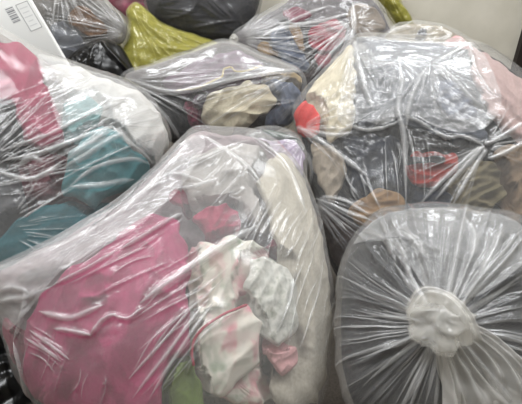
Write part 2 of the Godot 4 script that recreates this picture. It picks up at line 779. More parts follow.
# the narrow strips where a crease folds the film on to itself
func pleat_strips(s: Sack, m: Material, t: Node3D) -> void:
	var verts := PackedVector3Array()
	var index := PackedInt32Array()
	for e in s.pleats:
		var pts: PackedVector2Array = e[0]
		var line := smooth_open(pts, 10)
		var n := line.size()
		var first := verts.size()
		for i in n:
			var f := float(i) / (n - 1)
			var fade := minf(smoothstep(0.0, maxf(e[2], 0.02), f), smoothstep(0.0, maxf(e[3], 0.02), 1.0 - f))
			var dir := (line[mini(i + 1, n - 1)] - line[maxi(i - 1, 0)]).normalized()
			var side := Vector2(-dir.y, dir.x) * float(e[1]) * (0.15 + 0.85 * fade)
			for k in 3:
				var v := line[i] + side * (k - 1)
				var r := v.length()
				var most := s.out_at(v.x, v.y) * 0.985
				if r > most:
					v *= most / r
				var far := v.length() / s.out_at(v.x, v.y)
				var h := s.relief(v.x, v.y)
				var w3 := far * far * far
				var d := v.normalized()
				verts.append(s.place(v.x + d.x * h * w3 * 0.4, v.y + d.y * h * w3 * 0.4, s.base(v.x, v.y) + h * (1.0 - w3 * 0.8) + 0.0015 + (0.0015 if k == 1 else 0.0)) - t.position)
		for i in n - 1:
			for k in 2:
				var a := first + i * 3 + k
				index.append_array(PackedInt32Array([a, a + 1, a + 3, a + 1, a + 4, a + 3]))
	if index.size():
		var o := commit(verts, index, m, "pleats", t)
		o.set_meta("kind", "stuff")

# finish a sack: crinkles, then its film as a thing of its own
func close_sack(s: Sack, label: String, m: StandardMaterial3D, n: int, called := "plastic_sack", group := "clear plastic sacks of clothes") -> Node3D:
	soften(s)
	var t := thing(called, label, "plastic bag", s.at, group)
	film(s, n, m, "film", t)
	if m.transparency and group.begins_with("clear"):
		pleat_strips(s, mats["pleat_film"], t)
	return t

func tube(called: String, pts: PackedVector3Array, r: float, m: Material, parent: Node, sides := 8) -> MeshInstance3D:
	var verts := PackedVector3Array()
	var index := PackedInt32Array()
	var o: Vector3 = parent.position if parent != self and parent is Node3D else Vector3.ZERO
	for i in pts.size():
		var d := (pts[mini(i + 1, pts.size() - 1)] - pts[maxi(i - 1, 0)]).normalized()
		var x := d.cross(Vector3(0.3, 1.0, 0.2)).normalized()
		var y := d.cross(x)
		var rr := r * (0.3 if i == 0 or i == pts.size() - 1 else 1.0)
		for k in sides:
			var a := TAU * k / sides
			verts.append(pts[i] + (x * cos(a) + y * sin(a)) * rr - o)
	for i in pts.size() - 1:
		for k in sides:
			var a := i * sides + k
			var b := i * sides + (k + 1) % sides
			index.append_array(PackedInt32Array([a, b, a + sides, b, b + sides, a + sides]))
	return commit(verts, index, m, called, parent)

# the twisted, bunched knob of film where a sack is tied
func knob(at: Vector3, up: Vector3, r: float, m: Material, parent: Node3D, seed_: int, n := 72) -> MeshInstance3D:
	var f := FastNoiseLite.new()
	f.seed = seed_
	f.frequency = 0.6
	f.fractal_type = FastNoiseLite.FRACTAL_RIDGED
	f.fractal_octaves = 2
	f.fractal_gain = 0.25
	var x := up.cross(Vector3(1, 0.2, 0.1)).normalized()
	var y := up.cross(x)
	var verts := PackedVector3Array()
	var index := PackedInt32Array()
	var rows := n / 2
	for j in rows + 1:
		var b := PI * j / rows
		for i in n:
			var a := TAU * i / n + b * 0.9
			var d := x * cos(a) * sin(b) + y * sin(a) * sin(b) + up * cos(b) * 0.85
			var e := r * (0.9 + 0.22 * f.get_noise_3d(d.dot(x) * 1.7 + d.dot(up), d.dot(y) * 1.7, d.dot(up) * 0.7) + 0.02 * sin(a * 5.0 + b * 3.0) * sin(b))
			verts.append(at + d * e - parent.position)
	for j in rows:
		for i in n:
			var p0 := j * n + i
			var p1 := j * n + (i + 1) % n
			index.append_array(PackedInt32Array([p0, p1, p0 + n, p1, p1 + n, p0 + n]))
	return commit(verts, index, m, "knot", parent)

# a pleated strip of film hanging from a knot
func tail(called: String, path: PackedVector3Array, out: Vector3, w0: float, w1: float, pleats: int, deep: float, m: Material, parent: Node3D) -> MeshInstance3D:
	var c := Curve3D.new()
	for p in path:
		c.add_point(p)
	var l := c.get_baked_length()
	var rows := 40
	var cols := pleats * 8
	var verts := PackedVector3Array()
	var index := PackedInt32Array()
	for j in rows + 1:
		var t := float(j) / rows
		var p := c.sample_baked(t * l, true)
		var d := (c.sample_baked(minf(t * l + 0.01, l), true) - c.sample_baked(maxf(t * l - 0.01, 0.0), true)).normalized()
		var side := d.cross(out).normalized()
		var lift := side.cross(d)
		var wide := lerpf(w0, w1, pow(t, 0.8))
		for i in cols + 1:
			var u := float(i) / cols - 0.5
			var h := deep * sin(u * TAU * pleats + 2.0 * sin(t * 3.0 + u * 4.0)) * (0.5 + 0.5 * t) - 0.5 * wide * (u * u * 2.0) + 0.3 * deep * sin(t * 19.0 + u * 9.0) * t
			verts.append(p + side * u * wide * (1.0 + 0.12 * sin(t * 8.0)) + lift * h - parent.position)
	for j in rows:
		for i in cols:
			var k := j * (cols + 1) + i
			index.append_array(PackedInt32Array([k, k + cols + 1, k + 1, k + 1, k + cols + 1, k + cols + 2]))
	return commit(verts, index, m, called, parent)

func build_sacks() -> void:
	var clear := plastic("clear_film", Color(0.93, 0.93, 0.93), 0.1)
	plastic("pleat_film", Color(0.93, 0.93, 0.93), 0.2)
	var milky := plastic("doubled_film", Color(0.93, 0.93, 0.93), 0.2)
	var hazy := plastic("hazy_film", Color(0.93, 0.93, 0.93), 0.15)
	var smoky := plastic("smoky_film", Color(0.45, 0.45, 0.46), 0.3)
	var yellow := plastic("yellow_film", Color(0.72, 0.7, 0.36), 0.38)
	var pink := cloth("pink_jersey", Color(0.68, 0.26, 0.42))
	var rose := cloth("rose_knit", Color(0.6, 0.24, 0.34), 0.95, 2.0)
	var magenta := cloth("magenta_cotton", Color(0.6, 0.17, 0.3))
	var cream := cloth("cream_cotton", Color(0.86, 0.82, 0.72))
	var white := cloth("white_cotton", Color(0.8, 0.79, 0.77))
	var dove := cloth("dove_grey_cotton", Color(0.68, 0.66, 0.64))
	var teal := cloth("teal_towelling", Color(0.35, 0.56, 0.58), 0.97, 3.0)
	var pale_teal := cloth("pale_teal_cotton", Color(0.5, 0.65, 0.65))
	var mauve := cloth("mauve_wool", Color(0.42, 0.25, 0.28), 0.95, 2.0)
	var grey := cloth("grey_wool", Color(0.36, 0.36, 0.37), 0.95, 2.0)
	var charcoal := cloth("charcoal_wool", Color(0.15, 0.15, 0.16))
	var black := cloth("black_cotton", Color(0.06, 0.06, 0.065))
	var navy := cloth("navy_denim", Color(0.12, 0.14, 0.19))
	var green := cloth("green_cotton", Color(0.42, 0.5, 0.22))
	var plum := cloth("plum_cotton", Color(0.46, 0.36, 0.43))
	var burgundy := cloth("burgundy_cotton", Color(0.46, 0.17, 0.26))
	var slate := cloth("slate_cotton", Color(0.42, 0.45, 0.52))
	var coral := cloth("coral_fleece", Color(0.9, 0.25, 0.24))
	var orange := cloth("orange_cotton", Color(0.6, 0.16, 0.12))
	var tan := cloth("tan_suede", Color(0.58, 0.46, 0.33))
	var khaki := cloth("khaki_cotton", Color(0.5, 0.46, 0.36))
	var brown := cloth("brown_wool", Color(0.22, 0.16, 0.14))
	var lavender := cloth("lavender_cotton", Color(0.72, 0.66, 0.74))
	var mustard := cloth("mustard_cotton", Color(0.72, 0.62, 0.16))
	var blush := cloth("blush_cotton", Color(0.86, 0.66, 0.66))
	var dusk := cloth("dusty_bundle", Color(0.6, 0.54, 0.55))
	var floral := print_cloth("floral_print", [[0.0, Color(0.7, 0.35, 0.42)], [0.24, Color(0.82, 0.6, 0.62)], [0.36, Color(0.84, 0.81, 0.76)], [0.66, Color(0.86, 0.84, 0.8)], [0.78, Color(0.62, 0.66, 0.58)], [1.0, Color(0.45, 0.5, 0.44)]], 0.007, 3.0, 21)

	# ---- big front sack: pink and floral
	var s := sack([165, 295], 1.25, [195, 130, 222, 131, 250, 132, 275, 143, 298, 168, 313, 200, 325, 245, 332, 290, 334, 330, 330, 370, 318, 410, 290, 450, 200, 470, 100, 460, 50, 425, 32, 400, 16, 375, 4, 340, -8, 318, -20, 295, -15, 278, 30, 254, 75, 230, 112, 208, 150, 175, 180, 143], 0.2, 0.16, 0.25)
	bump(s, 110, 320, 70, 0.03)
	bump(s, 265, 290, 60, 0.03)
	bump(s, 205, 290, 22, -0.03)
	crease(s, [52, 287, 90, 268, 117, 252], 0.014, 3.0)
	crease(s, [118, 252, 150, 233, 182, 214], 0.014, 3.5, 0.3, 0.1)
	crease(s, [140, 304, 200, 263, 258, 226], 0.016, 7.0)
	crease(s, [54, 329, 74, 332, 92, 336], 0.016, 3.0)
	crease(s, [90, 337, 102, 321, 116, 313], 0.016, 3.4)
	crease(s, [112, 314, 128, 319, 144, 307], 0.014, 2.6)
	crease(s, [40, 312, 70, 318, 104, 305], 0.01, 4.0)
	crease(s, [-2, 292, 14, 289, 30, 294], 0.014, 4.0)
	crease(s, [-4, 304, 14, 300, 32, 298, 52, 287], 0.014, 4.0)
	crease(s, [26, 292, 24, 315, 14, 342], 0.014, 4.0)
	crease(s, [14, 342, 22, 372, 30, 404], 0.012, 3.5)
	crease(s, [26, 338, 45, 350, 62, 362], 0.008, 2.0)
	crease(s, [30, 330, 52, 346, 70, 360], 0.008, 2.0)
	crease(s, [0, 272, 60, 246, 112, 218, 150, 186, 190, 142], 0.012, 4.0)
	crease(s, [40, 262, 90, 238, 130, 212, 170, 178], -0.01, 5.0)
	crease(s, [205, 303, 170, 350, 133, 398], 0.01, 2.5)
	crease(s, [214, 302, 180, 350, 150, 398], 0.01, 2.5)
	crease(s, [196, 304, 160, 345, 128, 380], 0.008, 2.0)
	crease(s, [158, 178, 178, 176, 206, 184], 0.014, 5.0)
	crease(s, [170, 190, 192, 188, 220, 180], 0.012, 4.0)
	crease(s, [112, 214, 150, 190, 172, 180], 0.012, 4.0)
	crease(s, [196, 134, 240, 160, 262, 186], 0.01, 4.0)
	crease(s, [250, 136, 285, 165, 306, 215], 0.012, 4.0)
	crease(s, [130, 200, 200, 160, 250, 140], 0.012, 3.0)
	streaks(s, 306, 178, 258, 270, 16, 70, 0.008, 2.2)
	streaks(s, 330, 240, 290, 360, 10, 60, 0.007, 2.2)
	streaks(s, 215, 300, 130, 404, 12, 50, 0.009, 2.2)
	streaks(s, 250, 236, 120, 330, 8, 40, 0.009, 2.6)
	streaks(s, -5, 278, 196, 138, 8, 26, 0.01, 2.6)
	streaks(s, 40, 290, 190, 205, 8, 70, 0.008, 2.4)
	streaks(s, 24, 334, 70, 366, 6, 26, 0.008, 2.0)
	streaks(s, 60, 404, 80, 340, 8, 90, 0.006, 2.0)
	streaks(s, 250, 140, 190, 200, 8, 60, 0.009, 2.6)
	crumple(s, 12, 296, 42, 0.016, 0.03)
	crumple(s, 92, 322, 42, 0.012, 0.06, 2.0, 20)
	crumple(s, 190, 178, 40, 0.01, 0.06, 1.6, 15)
	slack(s, 4, 0.008, 0.2, 0.0022, 38)
	var t := close_sack(s, "large clear sack of pink and floral clothes filling the lower left", hazy, 300)
	sheet(s, [-12, 276, 30, 255, 75, 231, 112, 209, 150, 177, 190, 140, 205, 145, 180, 190, 140, 226, 100, 250, 60, 275, 40, 300, 14, 330, 0, 320, -12, 295], 150, 0.006, 0.012, 5, milky, "film_fold", t)
	garment(s, "garment", "bright pink garment pressed flat behind the film of the front sack", "clothes", [40, 284, 70, 258, 105, 234, 140, 210, 168, 205, 184, 226, 190, 262, 187, 300, 192, 328, 184, 348, 170, 362, 162, 396, 150, 432, 90, 440, 45, 424, 24, 380, 18, 335, 28, 300], pink, 0.014, 0.06, 0.03, 0.12, 60, 90)
	garment(s, "garment", "strip of pink cloth at the outer edge beside the black sack", "clothes", [-2, 322, 14, 322, 26, 350, 36, 400, 26, 415, 8, 385], rose, 0.016, 0.04, 0.008)
	garment(s, "garment", "folded green cloth at the bottom of the front sack", "clothes", [160, 404, 167, 366, 176, 352, 190, 360, 202, 385, 210, 424, 162, 428], green, 0.013, 0.04, 0.014, 0.05, 70)
	var cushion := garment(s, "floral_cushion", "floral cushion with pink piped edge above the green cloth", "cushion", [191, 352, 198, 332, 222, 314, 250, 303, 262, 320, 264, 345, 252, 372, 228, 391, 206, 392, 194, 376], floral, 0.011, 0.03, 0.012, 0.08, 30)
	var edge := PackedVector3Array()
	for v in smooth_open(vecs([194, 366, 192, 350, 199, 332, 222, 315, 248, 304])):
		var l := on_sack(s, v)
		edge.append(s.place(l.x, l.y, s.base(l.x, l.y) - 0.008))
	tube("piping", edge, 0.0035, cloth("piping_pink", Color(0.7, 0.25, 0.32)), cushion)
	garment(s, "garment", "crumpled pale grey floral blouse in the middle of the front sack", "clothes", [250, 258, 272, 254, 288, 264, 300, 290, 298, 318, 282, 340, 264, 332, 252, 300], print_cloth("grey_floral_print", [[0.0, Color(0.45, 0.45, 0.42)], [0.42, Color(0.78, 0.78, 0.75)], [0.6, Color(0.82, 0.81, 0.78)], [0.8, Color(0.62, 0.63, 0.58)], [1.0, Color(0.4, 0.42, 0.38)]], 0.012, 4.0, 8), 0.012, 0.04, 0.014, 0.06, 50)
	garment(s, "garment", "blush pink folded corner of cloth low in the front sack", "clothes", [268, 338, 282, 330, 296, 344, 300, 362, 286, 372, 272, 360], blush, 0.012, 0.03, 0.01, 0.05, 30)
	garment(s, "garment", "long cream garment along the right side of the front sack", "clothes", [262, 170, 284, 148, 304, 172, 320, 212, 332, 258, 339, 320, 336, 368, 318, 405, 280, 395, 280, 340, 286, 300, 280, 255, 272, 215], cloth("ivory_cotton", Color(0.76, 0.73, 0.67)), 0.012, 0.05, 0.02, 0.08, 80, 64)
	garment(s, "garment", "white floral shirt with green leaves beside the pink garment", "clothes", [190, 242, 196, 234, 214, 238, 236, 230, 254, 234, 284, 250, 300, 290, 306, 340, 296, 390, 240, 402, 200, 392, 190, 340, 188, 300], floral, 0.018, 0.05, 0.02, 0.07, 50, 72)
	garment(s, "garment", "crumpled magenta top above the white floral shirt", "clothes", [196, 212, 206, 202, 226, 196, 242, 206, 238, 226, 228, 244, 210, 232], magenta, 0.02, 0.05, 0.02, 0.04, 40)
	garment(s, "garment", "small magenta fold beside the cream garment", "clothes", [240, 264, 258, 248, 280, 232, 288, 244, 272, 268, 252, 284], magenta, 0.022, 0.04, 0.014, 0.04, 30)
	garment(s, "garment", "grey white sheet bunched under the top of the front sack", "clothes", [190, 152, 222, 140, 255, 141, 284, 160, 300, 190, 288, 222, 255, 216, 238, 196, 206, 200, 186, 186], dove, 0.014, 0.06, 0.022, 0.1, 60, 64)
	garment(s, "garment", "faded pink scarf at the upper corner of the front sack", "clothes", [170, 196, 184, 172, 200, 156, 212, 160, 206, 180, 188, 200], rose, 0.014, 0.03, 0.012, 0.05, 45)
	garment(s, "garment", "cream and beige bundle at the bottom behind the floral cushion", "clothes", [200, 385, 240, 375, 290, 350, 322, 360, 312, 400, 280, 440, 210, 440], cream, 0.03, 0.06, 0.014, 0.06, 20)
	garment(s, "clothes_bundle", "dusty mauve bundle of clothes deep inside the front sack", "clothes", [], dusk, 0.04, 0.1, 0.02, 0.1, 40, 90)

	# ---- left sack: rose, white, teal
	s = sack([55, 175], 1.52, [-40, 12, 0, 30, 40, 53, 90, 70, 125, 82, 150, 98, 165, 120, 171, 143, 162, 165, 142, 190, 122, 220, 100, 265, 60, 300, 0, 310, -60, 290, -95, 200, -85, 80], 0.2, 0.16, 0.3)
	bump(s, 105, 150, 40, 0.03)
	bump(s, 140, 110, 30, 0.02)
	bump(s, 40, 190, 30, -0.015)
	crease(s, [66, 161, 88, 146, 112, 127], 0.02, 7.0)
	crease(s, [60, 170, 84, 158, 110, 140, 126, 134], 0.014, 4.0)
	crease(s, [0, 152, 60, 130, 130, 100], 0.012, 3.0)
	crease(s, [0, 162, 65, 146, 112, 127], 0.012, 3.0)
	crease(s, [0, 172, 30, 180, 62, 166], 0.014, 4.0)
	crease(s, [10, 178, 34, 180, 66, 160], 0.014, 3.0)
	crease(s, [20, 164, 32, 158, 44, 164], 0.012, 4.0)
	crease(s, [70, 187, 100, 186, 134, 180], 0.01, 4.0)
	crease(s, [112, 127, 126, 142, 152, 164], 0.012, 4.0)
	crease(s, [70, 186, 96, 168, 130, 160, 150, 165], 0.01, 3.0)
	fan(s, -60, 200, 10, 50, 20, 60, 240, 0.009, 2.4, 0.02)
	streaks(s, -10, 160, 140, 92, 15, 110, 0.009, 2.2)
	streaks(s, -10, 186, 66, 160, 6, 40, 0.01, 2.2)
	fan(s, 112, 127, -50, 10, 5, 6, 70, 0.008, 3.0)
	fan(s, 0, 230, -30, 60, 14, 20, 110, 0.007, 2.2)
	crumple(s, 34, 166, 44, 0.018, 0.025, 1.6, 15)
	crumple(s, 90, 145, 40, 0.008, 0.05, 2.0, 35)
	slack(s, 14, 0.007, 0.2, 0.0022, 24)
	t = close_sack(s, "clear sack of rose, white and teal clothes at the left edge", clear, 260)
	sheet(s, [40, 56, 90, 72, 128, 86, 152, 106, 166, 136, 158, 156, 140, 150, 118, 124, 84, 116, 62, 130, 50, 96], 110, 0.005, 0.01, 15, milky, "film_fold", t)
	garment(s, "garment", "rose pink knitted sweater at the top of the left sack", "clothes", [-40, 30, 0, 36, 20, 40, 38, 58, 48, 88, 58, 116, 64, 136, 34, 142, 20, 124, 8, 96, -40, 90], rose, 0.014, 0.06, 0.016, 0.07, 70, 64)
	garment(s, "towel", "teal towel bunched in the middle of the left sack", "towel", [64, 162, 80, 136, 104, 122, 122, 130, 136, 146, 152, 165, 140, 182, 112, 196, 90, 200, 66, 190], teal, 0.012, 0.06, 0.02, 0.06, 30, 64)
	garment(s, "towel", "flat teal towel fold just above the front sack", "towel", [-20, 250, 20, 216, 60, 200, 110, 198, 120, 206, 95, 238, 30, 268, -20, 275], cloth("dark_teal_towelling", Color(0.2, 0.4, 0.43), 0.97, 3.0), 0.018, 0.05, 0.008, 0.07, 30, 56)
	garment(s, "garment", "pale teal cloth between the rose sweater and white shirt", "clothes", [60, 104, 84, 94, 102, 108, 90, 130, 66, 136], pale_teal, 0.014, 0.04, 0.016, 0.05, 60)
	garment(s, "garment", "white shirt under cloudy film at the rounded end of the left sack", "clothes", [48, 56, 92, 68, 130, 82, 156, 100, 176, 142, 164, 166, 142, 154, 122, 128, 98, 112, 72, 98], white, 0.012, 0.06, 0.034, 0.1, 40, 72)
	garment(s, "garment", "dark grey sleeve at the frame edge under the rose sweater", "clothes", [-40, 96, 4, 94, 20, 122, 26, 150, 0, 156, -40, 150], charcoal, 0.018, 0.05, 0.014, 0.06, 60)
	garment(s, "garment", "grey felt piece low at the left frame edge", "clothes", [-40, 158, 0, 158, 16, 178, 25, 198, 20, 226, 0, 240, -40, 230], grey, 0.012, 0.04, 0.006)
	garment(s, "garment", "mauve brown garment between grey felt and teal towel", "clothes", [0, 152, 40, 142, 66, 150, 72, 178, 62, 202, 34, 220, 12, 220, 0, 190], mauve, 0.02, 0.05, 0.014, 0.06, 20)
	garment(s, "clothes_bundle", "grey bundle of clothes deep inside the left sack", "clothes", [], dove, 0.05, 0.1, 0.02, 0.1, 40, 72)

	# ---- middle sack: cream, plum and slate under a flat flap of film
	s = sack([215, 92], 2.1, [120, 78, 150, 65, 190, 51, 226, 40, 262, 54, 300, 70, 307, 90, 301, 112, 288, 128, 264, 138, 245, 146, 200, 150, 160, 140, 134, 115], 0.17, 0.16, 0.2, 2.4, 2.0)
	bump(s, 235, 105, 30, 0.03)
	bump(s, 285, 100, 18, 0.02)
	crease(s, [124, 78, 170, 92, 215, 84, 262, 74, 300, 71], 0.012, 3.0, 0.1, 0.1)
	crease(s, [150, 100, 168, 120, 182, 142], 0.012, 3.0)
	fan(s, 298, 72, 170, 215, 16, 6, 150, 0.01, 2.4, 0.03)
	fan(s, 128, 82, -60, 15, 13, 8, 110, 0.012, 2.6, 0.03)
	fan(s, 302, 100, 180, 250, 10, 4, 60, 0.008, 2.2)
	slack(s, 24, 0.008, 0.1, 0.003, 20)
	t = close_sack(s, "clear sack with a flat folded flap in the middle of the heap", clear, 200)
	sheet(s, [126, 77, 150, 67, 190, 53, 226, 42, 262, 56, 299, 72, 268, 76, 235, 82, 200, 92, 165, 96, 140, 92], 110, 0.012, 0.004, 25, hazy, "film_flap", t, 0.3)
	garment(s, "garment", "rolled cream sweater in the middle sack", "clothes", [200, 103, 216, 90, 246, 79, 264, 82, 277, 98, 264, 113, 242, 127, 218, 133, 206, 124], cream, 0.012, 0.06, 0.024, 0.08, 25, 56)
	garment(s, "garment", "plum waistband strip above the cream sweater", "clothes", [192, 99, 215, 85, 240, 75, 258, 71, 264, 79, 242, 80, 216, 91, 204, 104], plum, 0.012, 0.04, 0.014, 0.03, 60)
	garment(s, "garment", "burgundy gathered cloth left of the cream sweater", "clothes", [184, 101, 199, 98, 208, 110, 213, 127, 201, 132, 188, 120], burgundy, 0.014, 0.04, 0.018, 0.03, 70)
	garment(s, "garment", "slate blue trousers right of the cream sweater", "clothes", [262, 84, 284, 78, 302, 90, 302, 108, 287, 124, 268, 128, 270, 112, 280, 99], slate, 0.012, 0.05, 0.016, 0.05, 110)
	garment(s, "garment", "beige ribbed cuff under the corner of the film flap", "clothes", [252, 73, 284, 70, 302, 78, 300, 90, 284, 78, 264, 82], cloth("beige_rib", Color(0.75, 0.66, 0.5)), 0.016, 0.04, 0.01, 0.02, 80)
	garment(s, "garment", "greyish plum blouse under the flat film flap", "clothes", [164, 84, 184, 67, 225, 50, 254, 54, 262, 68, 240, 74, 212, 84, 182, 94], plum, 0.014, 0.04, 0.012, 0.06, 20)
	garment(s, "garment", "black trousers at the dark end of the middle sack", "clothes", [136, 96, 160, 92, 190, 100, 196, 130, 178, 142, 152, 132], black, 0.018, 0.05, 0.014, 0.06, 120)
	garment(s, "clothes_bundle", "brown bundle of clothes deep inside the middle sack", "clothes", [], brown, 0.05, 0.08, 0.015, 0.08, 40, 60)
	var cord_line := PackedVector3Array()
	for v in smooth_open(vecs([176, 90, 196, 88, 214, 80, 222, 76, 224, 69, 231, 67, 236, 71, 248, 70, 262, 65])):
		var l := on_sack(s, v)
		cord_line.append(s.place(l.x, l.y, s.base(l.x, l.y) - 0.009))
	var cord := tube("cord", cord_line, 0.004, cloth("straw_cord", Color(0.86, 0.76, 0.48)), self)
	tag(cord, "cord", "straw coloured cord looped beneath the flat film flap", "cord")

	# ---- large right sack: dark clothes under crumpled film
	s = sack([420, 165], 1.74, [293, 114, 303, 94, 325, 70, 350, 43, 362, 37, 400, 39, 440, 42, 475, 45, 500, 58, 524, 77, 556, 110, 580, 200, 545, 290, 480, 320, 400, 315, 345, 296, 318, 240, 307, 200, 302, 165, 297, 135], 0.24, 0.2, 0.3)
	bump(s, 405, 160, 40, -0.02)
	bump(s, 370, 70, 30, 0.02)
	bump(s, 470, 90, 40, 0.02)
	crease(s, [354, 41, 380, 43, 430, 45, 475, 46], 0.022, 4.0, 0.05, 0.05)
	crease(s, [354, 42, 362, 80, 374, 112], 0.018, 4.0, 0.05, 0.3)
	crease(s, [362, 60, 380, 66, 400, 64], 0.014, 4.0)
	crease(s, [398, 60, 402, 84, 398, 110, 404, 140, 406, 210], 0.02, 4.0)
	crease(s, [430, 64, 418, 84, 410, 104, 406, 130], 0.02, 4.0)
	crease(s, [430, 64, 446, 58, 470, 46], 0.016, 4.0)
	crease(s, [430, 64, 452, 80, 470, 100, 488, 112], 0.016, 4.0)
	crease(s, [470, 50, 476, 72, 492, 96], 0.012, 3.0)
	crease(s, [340, 132, 352, 127, 364, 130, 384, 128, 404, 120], 0.01, 3.0)
	crease(s, [404, 117, 420, 122, 434, 131], 0.012, 3.0)
	crease(s, [430, 128, 446, 138, 462, 137, 484, 147], 0.012, 3.0)
	crease(s, [296, 128, 325, 145, 367, 177], 0.02, 4.0, 0.1, 0.2)
	crease(s, [300, 130, 330, 136, 352, 134], 0.014, 4.0)
	crease(s, [484, 147, 460, 172, 434, 202], 0.016, 3.0, 0.05, 0.3)
	crease(s, [480, 148, 450, 174, 420, 204], 0.014, 3.0, 0.05, 0.3)
	crease(s, [486, 150, 468, 178, 452, 206], 0.014, 3.0, 0.05, 0.3)
	crease(s, [484, 146, 500, 138, 524, 124], 0.016, 3.0, 0.05, 0.1)
	crease(s, [488, 160, 504, 154, 526, 142], 0.016, 3.0, 0.05, 0.1)
	crease(s, [312, 198, 330, 204, 350, 214, 376, 222], 0.014, 2.6)
	crease(s, [318, 204, 334, 218, 348, 232], 0.014, 2.6)
	crease(s, [322, 196, 346, 202, 370, 216], 0.014, 2.6)
	crease(s, [305, 150, 312, 170, 308, 196], 0.014, 4.0)
	fan(s, 484, 147, 200, 255, 14, 6, 90, 0.012, 2.2, 0.02)
	fan(s, 484, 147, -30, 60, 12, 6, 60, 0.012, 2.4, 0.03)
	fan(s, 312, 196, -65, -5, 22, 6, 100, 0.012, 2.2, 0.03)
	streaks(s, 404, 108, 408, 212, 9, 40, 0.012, 2.4)
	streaks(s, 350, 150, 376, 220, 5, 30, 0.01, 2.4)
	fan(s, 430, 64, 200, 350, 9, 5, 70, 0.014, 3.0)
	fan(s, 398, 62, 200, 330, 7, 5, 60, 0.014, 3.0)
	fan(s, 354, 42, 230, 330, 14, 5, 70, 0.012, 2.6)
	fan(s, 300, 128, -60, 30, 12, 5, 70, 0.012, 2.6)
	crumple(s, 415, 90, 62, 0.008, 0.12, 1.8, 70)
	crumple(s, 360, 130, 36, 0.018, 0.03)
	crumple(s, 490, 110, 40, 0.016, 0.06)
	crumple(s, 440, 128, 34, 0.018, 0.025, 1.5, 0)
	crumple(s, 330, 100, 36, 0.01, 0.04)
	slack(s, 34, 0.006, 0.2, 0.0018, 75)
	t = close_sack(s, "big clear sack of dark clothes before the wall", clear, 300)
	sheet(s, [356, 43, 400, 41, 440, 44, 474, 48, 490, 70, 500, 104, 486, 128, 462, 134, 436, 128, 408, 116, 384, 126, 362, 122, 348, 128, 338, 118, 344, 80], 170, 0.006, 0.012, 35, milky, "film_fold", t)
	garment(s, "garment", "coral red fleece corner at the near end of the big dark sack", "clothes", [290, 128, 293, 112, 302, 100, 314, 100, 319, 114, 320, 130, 306, 134], coral, 0.012, 0.04, 0.01, 0.05, 60)
	garment(s, "garment", "cream fleece beside the coral corner", "clothes", [308, 104, 306, 90, 324, 68, 350, 42, 354, 80, 352, 108, 344, 132, 324, 134], cream, 0.014, 0.05, 0.018, 0.06, 70)
	garment(s, "garment", "pale cream sleeve hanging below the coral corner", "clothes", [308, 142, 324, 138, 340, 154, 344, 176, 332, 198, 318, 186], cloth("oat_cotton", Color(0.72, 0.67, 0.6)), 0.014, 0.05, 0.018, 0.06, 80)
	garment(s, "garment", "tan suede piece in the dark middle of the big sack", "clothes", [350, 208, 374, 189, 394, 190, 404, 206, 392, 217, 370, 223, 355, 220], tan, 0.014, 0.04, 0.012, 0.05, 20)
	garment(s, "belt", "narrow black belt crossing the orange red shirt", "belt", [407, 157, 424, 156, 443, 156, 443, 161, 424, 162, 407, 163], black, 0.012, 0.008, 0.003, 0.05, 0, 24)
	garment(s, "garment", "orange red shirt beneath a dark hem in the big sack", "clothes", [409, 151, 440, 148, 464, 152, 456, 166, 440, 181, 416, 184], orange, 0.027, 0.04, 0.014, 0.05, 10)
	garment(s, "garment", "black jacket hem over the orange red shirt", "clothes", [402, 122, 430, 130, 460, 140, 484, 149, 470, 158, 440, 150, 408, 152], black, 0.014, 0.05, 0.014, 0.05, 20)
	garment(s, "garment", "navy jeans left of the orange red shirt", "clothes", [338, 134, 365, 130, 402, 132, 407, 160, 406, 196, 386, 204, 372, 188, 352, 196, 346, 172], navy, 0.018, 0.06, 0.02, 0.06, 60, 56)
	garment(s, "garment", "dark navy trousers below the orange red shirt", "clothes", [404, 178, 440, 182, 456, 196, 440, 215, 396, 215], navy, 0.02, 0.05, 0.016, 0.05, 10)
	garment(s, "garment", "khaki garment where the film creases meet", "clothes", [452, 172, 484, 154, 500, 166, 508, 192, 482, 214, 452, 212], khaki, 0.016, 0.05, 0.024, 0.04, 30)
	garment(s, "garment", "beige garment at the right frame edge above the tied sack", "clothes", [500, 150, 524, 140, 548, 160, 540, 215, 510, 218], cloth("beige_wool", Color(0.52, 0.44, 0.36)), 0.016, 0.05, 0.016, 0.05, 60)
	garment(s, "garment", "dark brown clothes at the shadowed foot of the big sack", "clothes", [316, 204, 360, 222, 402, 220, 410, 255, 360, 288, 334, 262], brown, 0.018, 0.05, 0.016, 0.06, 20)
	garment(s, "garment", "dark slate coat shoulder under cloudy film", "clothes", [436, 76, 456, 78, 474, 94, 482, 112, 460, 116, 440, 100], slate, 0.02, 0.04, 0.014, 0.05, 50)
	garment(s, "garment", "pink garment at the sloping right shoulder of the big sack", "clothes", [470, 42, 500, 55, 526, 76, 562, 112, 560, 146, 512, 126, 486, 92], cloth("salmon_cotton", Color(0.72, 0.61, 0.59)), 0.045, 0.05, 0.012, 0.06, 130)
	garment(s, "garment", "light grey sheet under the crumpled top film", "clothes", [354, 36, 400, 36, 450, 40, 480, 56, 492, 130, 440, 126, 400, 114, 360, 118, 346, 96], cloth("silver_cotton", Color(0.34, 0.36, 0.4)), 0.024, 0.05, 0.02, 0.08, 80, 56)
	garment(s, "clothes_bundle", "charcoal bundle of clothes deep inside the big sack", "clothes", [], charcoal, 0.06, 0.1, 0.02, 0.1, 40, 72)

	# ---- tied sack in the lower right corner
	s = sack([445, 325], 1.12, [336, 302, 338, 272, 352, 242, 376, 217, 410, 210, 445, 209, 480, 213, 522, 224, 570, 260, 592, 330, 575, 410, 505, 455, 420, 455, 358, 422, 338, 378, 335, 335], 0.19, 0.1, 0.35)
	s.folded = 0.35
	bump(s, 442, 328, 26, 0.05)
	bump(s, 442, 328, 60, -0.025)
